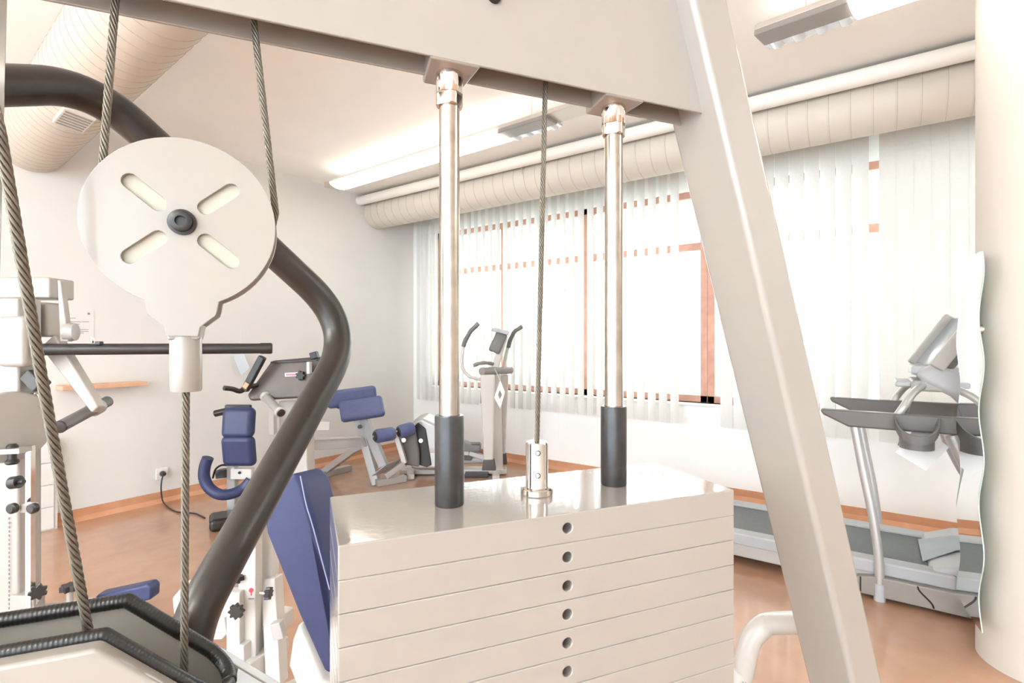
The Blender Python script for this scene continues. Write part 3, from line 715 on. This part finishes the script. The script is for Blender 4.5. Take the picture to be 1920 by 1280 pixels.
ud = (B(719, 752, .12) - B(640, 763, -.02)).normalized()
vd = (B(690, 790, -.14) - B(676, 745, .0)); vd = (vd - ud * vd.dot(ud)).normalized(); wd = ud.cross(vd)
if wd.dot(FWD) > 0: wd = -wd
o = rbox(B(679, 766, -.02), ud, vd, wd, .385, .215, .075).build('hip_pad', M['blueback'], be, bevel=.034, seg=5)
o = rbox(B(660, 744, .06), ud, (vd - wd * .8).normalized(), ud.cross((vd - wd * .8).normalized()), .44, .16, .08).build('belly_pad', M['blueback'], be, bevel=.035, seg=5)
MB().bar(B(625, 756, .0), B(680, 772, .05), .05, .06).build('pad_bracket', M['black'], be, bevel=.004)
MB().cyl(B(605, 751, .02), B(640, 752, .05), .012, 10).build('pad_pin', M['black'], be)

# ------------------------------------------------------------------ ergometer with brown console and blue seat
ZG = 3.75; g0_ = P(470, 985, 3.7)
eg = thing('ergometer', (g0_.x, g0_.y, 0), VROT, 'white ergometer with brown console and blue two part backrest behind the bent black tube', 'ergometer')
G = lambda x, y, dz=0: P(x, y, ZG + dz)
fG = lambda x, dz=0: (lambda p: V((p.x, p.y, 0)))(P(x, 800, ZG + dz))
MB().bar(fG(392, -.2) + UP * .045, fG(520, .02) + UP * .045, .22, .085).build('base_foot', M['black'], eg, bevel=.03, seg=4)
MB().bar(fG(500, .05) + UP * .05, fG(588, .3) + UP * .05, .12, .10).build('base_rail', M['white'], eg, bevel=.008)
MB().bar(G(560, 960, .2), G(556, 748, .2), .21, .16, FWD).build('main_post', M['white'], eg, bevel=.012)
MB().bar(G(583, 797, .2), G(618, 797, .25), .075, .07).build('post_stub', M['white'], eg, bevel=.006)
sr = MB().bar(P(575, 834, 4.0), P(672, 828, 4.5), .045, .085); sr.build('seat_rail', M['lightgrey'], eg, bevel=.004)
MB().bar(P(575, 824, 4.0), P(672, 819, 4.5), .06, .012).build('rail_cap', M['white'], eg, bevel=.002)
cd0 = (G(590, 670) - G(508, 680)).normalized(); cv0 = (G(508, 676) - G(474, 752, -.06)).normalized(); cn0 = cd0.cross(cv0).normalized()
q = [G(508, 676), G(600, 668), G(600, 742, -.06), G(555, 747, -.06), G(468, 752, -.08), G(462, 740, -.08)]
m = MB(); m.prism(q, FWD * .07); co = m.build('console', M['consolebrown'], eg, bevel=.02, seg=3)
MB().prism([G(534, 699, -.03), G(568, 697, -.03), G(568, 704, -.03), G(534, 706, -.03)], FWD * .04).build('logo_strip', M['paper'], co)
for i in range(6):
    m = MB(); x = 537 + i * 3.6; m.prism([G(x, 700.5, -.032), G(x + 2.2, 700.5, -.032), G(x + 2.2, 704, -.032), G(x, 704, -.032)], FWD * .004); m.build('logo_letter', M['red'], co)
m = MB(); m.star(G(562, 704, -.06), FWD, .036, .03, 7); m.build('star_knob', M['black'], co, bevel=.003)
MB().bar(G(508, 679, -.02), G(594, 675, -.02), .012, .01).build('console_seam', M['black'], co)
MB().bar(G(583, 668, 0), G(596, 664, 0), .05, .05).build('console_clip', M['black'], co, bevel=.005)
MB().bar(G(580, 700, -.06), G(580, 678, -.06), .02, .05, FWD).build('console_tab', M['white'], co)
m = MB(); m.bar(G(459, 732, -.12), G(493, 668, -.12), .05, .045, FWD); m.build('forearm_grip', M['black'], eg, bevel=.01)
m = MB(); m.sweep(smooth_path([G(420, 727, -.22), G(436, 729, -.18), G(450, 733, -.14), G(463, 726, -.1), G(482, 722, -.04)], 6), [.03] * 7 + [.028] * 18, 14, .7) if False else m.sweep(smooth_path([G(420, 727, -.22), G(436, 729, -.18), G(450, 733, -.14), G(463, 726, -.1), G(482, 722, -.04)], 6), .025, 14, .7)
m.build('lever_bracket', M['black'], eg)
MB().bar(G(458, 727, -.15), G(464, 718, -.15), .03, .01, FWD).build('brass_plate', M['wood'], eg)
MB().cyl(G(497, 742, -.05), G(527, 775, -.24), .030, 20).build('cross_tube', M['silver'], eg)
for (x, y, dz) in ((497, 742, -.05), (524, 771, -.22)):
    d = (G(527, 775, -.24) - G(497, 742, -.05)).normalized(); m = MB(); m.lathe(G(x, y, dz), d, [(.036, 0), (.038, .004), (.038, .022), (.036, .026)], 20); m.build('tube_cap', M['white'], eg)
d = (G(527, 775, -.24) - G(497, 742, -.05)).normalized(); m = MB(); m.lathe(G(526.5, 773.5, -.237), d, [(.027, 0), (.027, .008), (.02, .012)], 20); m.build('end_plug', M['black'], eg)
MB().bar(G(511, 760, -.1), G(512, 812, -.05), .035, .05, FWD).build('tube_stay', M['silver'], eg)
# back rest
for (cx_, cy_, w_, h_, nm) in ((448, 792, .225, .215, 'back_pad'), (448.5, 845, .23, .225, 'lumbar_pad')):
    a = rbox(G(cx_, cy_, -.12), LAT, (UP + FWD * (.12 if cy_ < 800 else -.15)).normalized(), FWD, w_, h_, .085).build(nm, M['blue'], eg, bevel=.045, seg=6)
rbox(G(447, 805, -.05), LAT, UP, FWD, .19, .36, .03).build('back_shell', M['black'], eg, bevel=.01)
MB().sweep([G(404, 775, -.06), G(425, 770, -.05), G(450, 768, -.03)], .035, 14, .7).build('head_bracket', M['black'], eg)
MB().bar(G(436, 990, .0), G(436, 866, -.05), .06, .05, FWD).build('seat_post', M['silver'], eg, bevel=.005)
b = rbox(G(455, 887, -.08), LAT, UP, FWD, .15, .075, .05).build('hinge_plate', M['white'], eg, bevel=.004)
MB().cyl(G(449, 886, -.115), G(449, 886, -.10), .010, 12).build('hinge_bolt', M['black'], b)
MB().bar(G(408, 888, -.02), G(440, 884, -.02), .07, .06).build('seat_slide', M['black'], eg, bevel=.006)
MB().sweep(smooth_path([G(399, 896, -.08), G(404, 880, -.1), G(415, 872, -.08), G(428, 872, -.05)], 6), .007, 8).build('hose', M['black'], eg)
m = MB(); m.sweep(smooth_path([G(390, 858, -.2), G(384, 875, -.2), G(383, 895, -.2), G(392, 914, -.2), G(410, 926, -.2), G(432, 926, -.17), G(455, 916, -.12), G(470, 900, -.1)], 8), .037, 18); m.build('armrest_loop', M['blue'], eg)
# power lead
so = on_y(303, 887, YW); s_ = thing('wall_socket', (so.x, YW, so.z - .04), 0, 'white wall socket with a black plug near the floor', 'socket')
rbox(so - YA * .006, XA, UP, YA, .085, .085, .012).build('cover_plate', M['socket'], s_, bevel=.003)
m = MB(); m.cyl(so - YA * .012, so - YA * .016, .024, 20); m.build('socket_ring', M['lightgrey'], s_)
pl = MB(); pl.lathe(so - YA * .0165, -YA, [(.020, 0), (.020, .02), (.012, .04)], 20)
wp = on_y(308, 890, YW - .06)
pts = [so - YA * .05, on_y(304, 897, YW - .075), on_y(302, 915, YW - .07), on_y(305, 938, YW - .08)] + [(lambda p: V((p.x, p.y, .008)))(FL(x, y)) for x, y in ((316, 953), (332, 961), (350, 963), (368, 965), (384, 973))]
pl.sweep(smooth_path(pts, 10), .0055, 8); o = pl.build('power_cord', M['black'], angle=50); tag(o, 'black power lead from the wall socket to the ergometer foot', 'cord')

# ------------------------------------------------------------------ shelf, notices, cabinet at the back wall
s0, s1 = on_y(104, 722, YW), on_y(262, 716, YW)
sh = MB().box((s0.x, YW - .16, s0.z - .03), (s1.x, YW - .001, s0.z)); o = sh.build('wall_shelf', M['wood'], bevel=.003); tag(o, 'small plain wooden shelf on the back wall at the left', 'shelf')
n0, n1 = on_y(118, 575, YW), on_y(176, 634, YW)
nt_ = thing('notice_sign', (n0.x, YW, n1.z), 0, 'white printed notice pinned to the back wall above the wooden shelf', 'notice')
MB().box((n0.x, YW - .003, n1.z), (n1.x, YW - .001, n0.z)).build('sheet', M['wall'], nt_)
for (x0, x1, y) in ((128, 142, 596), (128, 152, 603), (153, 167, 603), (128, 150, 607), (149, 166, 617.5), (149, 166, 621), (149, 157, 624)):
    a, c = on_y(x0, y, YW - .0035), on_y(x1, y, YW - .0035)
    MB().box((a.x, YW - .004, a.z - .002), (c.x, YW - .003, a.z + .002)).build('text_line', M['ink'], nt_)
a = on_y(166, 588, YW); MB().cyl((a.x, YW - .006, a.z), (a.x, YW - .003, a.z), .008, 12).build('pin', M['ink'], nt_)
q = [on_y(x, y, YW - .05) for x, y in ((437, 668), (456, 661), (468, 690), (452, 703))]
tg = thing('hanging_card', (q[0].x, YW - .05, q[3].z), 0, 'pale blue card hanging on a thread before the back wall', 'card')
MB().prism(q, -YA * .002).build('card', M['bluepaper'], tg)
tt = on_y(453, 610, YW - .05); MB().sweep([q[1].lerp(q[0], .4), tt, V((tt.x, YW - .001, tt.z + .01))], .0015, 6).build('thread', M['paper'], tg)
c1 = on_y(108, 900, YW - .08)
cb = thing('drawer_cabinet', (c1.x - .3, YW - .04, 0), 0, 'low white cabinet with four flat drawers against the back wall at the left', 'cabinet')
MB().box((c1.x - .62, YW - .075, 0), (c1.x, YW - .008, .62)).build('carcass', M['wall'], cb)
for i in range(4): MB().box((c1.x - .615, YW - .085, .01 + i * .152), (c1.x - .02, YW - .075, .158 + i * .152)).build('drawer_front', M['wall'], cb, bevel=.002)

# ------------------------------------------------------------------ white machine at the left edge
ZM = 2.0; l0 = P(30, 900, ZM)
lm = thing('pull_machine', (l0.x, l0.y, 0), VROT, 'white strength machine at the left edge with a long black bar', 'gym machine')
Q = lambda x, y, dz=0: P(x, y, ZM + dz)
fQ = lambda x, dz=0: (lambda p: V((p.x, p.y, 0)))(P(x, 800, ZM + dz))
MB().bar(fQ(-60, .05), Q(-60, 400, .05) * 1, .10, .06, FWD).build('rear_column', M['palepaint'], lm, bevel=.006)
MB().bar(fQ(30), Q(30, 560), .115, .10, FWD).build('main_column', M['palepaint'], lm, bevel=.01, seg=3)
MB().bar(fQ(30) + UP * .04 - LAT * .5, fQ(30) + UP * .04 + LAT * .55, .12, .08).build('base_beam', M['palepaint'], lm, bevel=.008)
rbox(Q(30, 640, -.07), LAT, UP, FWD, .105, .19, .05).build('front_cover', M['palepaint'], lm, bevel=.018, seg=3)
rbox(Q(64, 542, .12), LAT, UP, FWD, .235, .085, .12).build('head_plate', M['palepaint'], lm, bevel=.008)
rbox(Q(85, 600, .12), LAT, UP, FWD, .10, .14, .10).build('head_block', M['palepaint'], lm, bevel=.01)
MB().prism([Q(107, 524, .0), Q(113, 526, .0), Q(128, 640, .0), Q(112, 640, .0)], FWD * .025).build('side_fin', M['palepaint'], lm, bevel=.004)
m = MB(); m.lathe(Q(132, 622, .02), (LAT + FWD * .3).normalized(), [(.01, -.02), (.034, -.018), (.037, 0), (.034, .018), (.01, .02)], 28); m.build('small_wheel', M['palepaint'], lm)
m = MB(); m.lathe(Q(19, 800, -.08), (LAT * .93 - FWD * .38).normalized(), [(.02, -.012), (.128, -.012), (.133, -.006), (.133, .006), (.128, .012), (.02, .012)], 48); m.build('cam_disc', M['palepaint'], lm)
MB().bar(Q(2, 845, -.12), Q(48, 843, -.12), .05, .018).build('plunger_plate', M['palepaint'], lm)
m = MB(); m.lathe(Q(23, 870, -.12), UP, [(.016, 0), (.021, .006), (.021, .012), (.013, .020), (.013, .05), (.018, .056), (.018, .066), (.011, .075)], 20); m.build('plunger_knob', M['black'], lm)
m = MB(); m.cyl(Q(22, 905, -.12), Q(36, 903, -.12), .023, 20); m.cyl(Q(36, 903, -.12), Q(45, 903, -.12), .009, 12); m.build('stop_knob', M['black'], lm, angle=50)
for x in (29, 67):
    m = MB(); m.lathe(Q(x, 951, -.10), -FWD, [(.016, 0), (.019, .004), (.019, .018), (.012, .024)], 20); m.build('oval_knob', M['black'], lm)
MB().bar(Q(45, 951, -.08), Q(67, 951, -.08), .03, .03).build('knob_bracket', M['palepaint'], lm)
MB().bar(Q(57, 835, -.06), Q(57, 1200, -.06), .02, .02, FWD).build('guide_strip', M['chrome'], lm)
for i in range(22):
    a = Q(16.5, 972 + i * 8, -.055); rbox(a, LAT, UP, FWD, .004, .009, .002).build('scale_mark', M['ink'], lm)
for x, y in ((66, 745), (66, 780), (78, 755)):
    m = MB(); m.lathe(Q(x, y, .0), -FWD, [(.016, 0), (.020, .004), (.020, .01), (.010, .012), (.009, .006)], 20); m.build('chrome_bolt', M['chrome'], lm)
rbox(Q(68, 765, .04), LAT, UP, FWD, .07, .13, .06).build('bolt_plate', M['palepaint'], lm, bevel=.006)
MB().bar(Q(54, 700, -.02), Q(80, 726, -.02), .05, .05, FWD).build('short_lever', M['darkgrey'], lm, bevel=.006)
MB().bar(Q(98, 640, .05), Q(186, 768, -.02), .075, .045, FWD, .036, .04).build('swing_arm', M['palepaint'], lm, bevel=.008)
MB().cyl(Q(112, 800, -.10), Q(202, 752, .16), .0225, 24).build('hand_grip', M['midgrey'], lm)
m = MB(); d = (Q(202, 752, .16) - Q(112, 800, -.10)).normalized(); m.lathe(Q(112, 800, -.10), -d, [(.0235, -.004), (.0235, .004), (.016, .006)], 24); m.build('grip_plug', M['black'], lm)
m = MB(); m.lathe(Q(180, 764, .09), d, [(.029, -.022), (.03, -.016), (.03, .016), (.029, .022)], 24); m.build('grip_collar', M['palepaint'], lm)
MB().cyl(Q(70, 655, -.05), P(500, 653, 2.27), .0225, 24).build('long_bar', M['black'], lm)
m = MB(); d = (P(500, 653, 2.27) - Q(70, 655, -.05)).normalized(); m.lathe(P(488, 653, 2.265), d, [(.0235, 0), (.0245, .003), (.0245, .044), (.020, .049)], 24); m.build('bar_cap', M['black'], lm)
m = MB(); m.lathe(Q(173, 641, .02), UP, [(.005, -.004), (.006, .0), (.007, .012), (.004, .02)], 14); m.build('bar_pin', M['chrome'], lm)
rbox(Q(186, 643, .02), LAT, UP, FWD, .022, .014, .02).build('bar_clip', M['black'], lm, bevel=.003)
m = MB(); m.star(Q(72, 1107, -.08), (FWD * -.8 + LAT * .6).normalized(), .029, .022); m.build('star_knob', M['black'], lm, bevel=.002)
MB().bar(Q(60, 1130, -.05), Q(72, 1112, -.04), .03, .03).build('knob_bracket', M['palepaint'], lm)
rbox(Q(52, 1135, -.04), LAT, UP, FWD, .09, .10, .05).build('knob_plate', M['palepaint'], lm, bevel=.004)
m = MB(); m.star(Q(131, 1106, .0), UP, .033, .022); m.build('star_knob', M['black'], lm, bevel=.002)
MB().cyl(Q(131, 1150, .0), Q(131, 1106, .0), .011, 14).build('knob_stem', M['palepaint'], lm)
MB().bar(Q(40, 1160, .0), Q(200, 1140, .05), .08, .07).build('seat_beam', M['palepaint'], lm, bevel=.006)
q = [Q(180, 1122, .1), Q(192, 1109, .1), Q(286, 1089, .1), Q(293, 1096, .1), Q(292, 1118, .1), Q(200, 1136, .1)]
m = MB(); m.prism([p - FWD * .03 for p in q], FWD * .06); m.build('seat_pad', M['blue'], lm, bevel=.012, seg=4)
MB().bar(Q(240, 1120, .2), fQ(240, .2), .05, .05, FWD).build('seat_leg', M['palepaint'], lm, bevel=.004)

# ------------------------------------------------------------------ seated machine with the big blue back pad
ZS = 1.72; z0_ = P(480, 1200, ZS)
sm = thing('seated_machine', (z0_.x, z0_.y, 0), VROT, 'white seated strength machine with big blue back pad beside the weight stack', 'gym machine')
S = lambda x, y, dz=0: P(x, y, ZS + dz)
fS = lambda x, dz=0: (lambda p: V((p.x, p.y, 0)))(P(x, 800, ZS + dz))
MB().bar(fS(470), S(470, 975), .058, .05, FWD).build('front_post', M['white'], sm, bevel=.004)
MB().bar(fS(503, .08), S(503, 960, .08), .055, .05, FWD).build('rear_post', M['white'], sm, bevel=.004)
MB().bar(S(489, 985, .07), S(489, 1080, .07), .012, .02, FWD).build('lock_rail', M['black'], sm)
MB().bar(S(510, 1080, .06), S(520, 1280, .0), .05, .06, FWD).build('slider_post', M['white'], sm, bevel=.004)
MB().bar(S(518, 1165, -.02), S(526, 1195, -.02), .035, .03, FWD).build('slider_clamp', M['silver'], sm, bevel=.003)
MB().bar(S(445, 1225, -.05), S(540, 1150, .18), .05, .06).build('cross_beam', M['white'], sm, bevel=.005)
MB().bar(S(440, 1280, -.08), S(530, 1215, .1), .06, .10).build('lower_beam', M['white'], sm, bevel=.005)
MB().bar(S(443, 1105, -.03), S(443, 1240, -.03), .045, .04, FWD).build('knob_post', M['white'], sm, bevel=.004)
for (x, y, dz, ax, r) in ((444, 1087, -.03, (UP + FWD * -.25).normalized(), .026), (446, 1143, -.075, -FWD, .0255), (499, 1112, -.03, LAT, .021)):
    m = MB(); m.star(S(x, y, dz), ax, r, .016, 8); m.build('star_knob', M['black'], sm, bevel=.0015)
MB().cyl(S(488, 1111, -.03), S(500, 1112, -.03), .006, 12).build('knob_stem', M['chrome'], sm)
m = MB(); m.lathe(S(471, 1106, -.0265), -FWD, [(.0075, 0), (.0075, .001), (.0052, .0012)], 20); m.cyl(S(471, 1110, -.0265), S(471, 1116, -.0265), .0015, 8); m.build('red_sticker', M['red'], sm)
MB().bar(S(466, 1122, -.0265), S(476, 1122, -.0265), .004, .003).build('slot_mark', M['ink'], sm)
m = MB(); m.prism([S(322, 1122, .1), S(345, 1095, .1), S(434, 1078, .1), S(434, 1180, .1), S(416, 1200, .1), S(330, 1200, .1)], FWD * .04); m.build('counterweight_slab', M['marble'], sm, bevel=.006)
MB().bar(S(434, 1165, .05), S(380, 1165, .12), .05, .05).build('slab_arm', M['white'], sm, bevel=.004)
MB().bar(fS(400, -.06) + UP * .03, fS(640, .25) + UP * .03, .09, .06).build('base_rail', M['white'], sm, bevel=.005)
ZP = 1.28
K = lambda x, y, dz=0: P(x, y, ZP + dz)
q = [K(545, 884), K(512, 928, .01), K(492, 966, .02), K(497, 1000, .02), K(556, 1150), K(608, 1266, -.03), K(640, 1266, -.03), K(640, 1190, -.02), K(612, 1085), K(592, 1000), K(580, 955), K(566, 905)]
ext = LAT * .048 + FWD * .07
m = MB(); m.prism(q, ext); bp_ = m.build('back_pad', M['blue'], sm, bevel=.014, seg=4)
sw = smooth_path([K(563, 892, -.012), K(574, 945, -.012), K(586, 985, -.012), K(606, 1060, -.012), K(618, 1105, -.012)], 6)
MB().sweep(sw, .0016, 6).build('piping', M['piping'], bp_)
q = [K(548, 1198, .06), K(540, 1248, .05), K(562, 1300, .03), K(660, 1300, .03), K(606, 1270, .02), K(560, 1165, .05)]
MB().prism(q, LAT * .10 + FWD * .08).build('pad_shell', M['white'], sm, bevel=.008)
MB().bar(K(600, 1240, .15), V((*K(600, 1240, .15).xy, .03)), .07, .07, FWD).build('pad_post', M['white'], sm, bevel=.006)

# ------------------------------------------------------------------ daylight, lamps, camera
w = bpy.data.worlds.new('daylight'); SC.world = w; w.use_nodes = True; nt = w.node_tree
bg = nt.nodes['Background']; tc = nt.nodes.new('ShaderNodeTexCoord'); sp = nt.nodes.new('ShaderNodeSeparateXYZ'); rp = nt.nodes.new('ShaderNodeValToRGB')
nt.links.new(tc.outputs['Generated'], sp.inputs[0])
ma = nt.nodes.new('ShaderNodeMath'); ma.operation = 'MULTIPLY_ADD'; ma.inputs[1].default_value = .5; ma.inputs[2].default_value = .5
nt.links.new(sp.outputs['X'], ma.inputs[0]); nt.links.new(ma.outputs[0], rp.inputs['Fac'])
rp.color_ramp.elements[0].position = .70; rp.color_ramp.elements[0].color = (2.2, 2.5, 2.75, 1)
rp.color_ramp.elements[1].position = .80; rp.color_ramp.elements[1].color = (3.7, 3.75, 3.8, 1)
nt.links.new(rp.outputs['Color'], bg.inputs['Color']); bg.inputs['Strength'].default_value = 1.0
cam = bpy.data.cameras.new('camera'); cam.sensor_width = 36; cam.lens = 18; cam.clip_start = .02
co = bpy.data.objects.new('camera', cam); co.location = (0, 0, H); co.rotation_euler = (PI / 2, 0, VROT); COL.objects.link(co); SC.camera = co
vs = SC.view_settings; vs.view_transform = 'Standard'; vs.look = 'None'; vs.exposure = 1.46; vs.gamma = 1; vs.use_curve_mapping = False
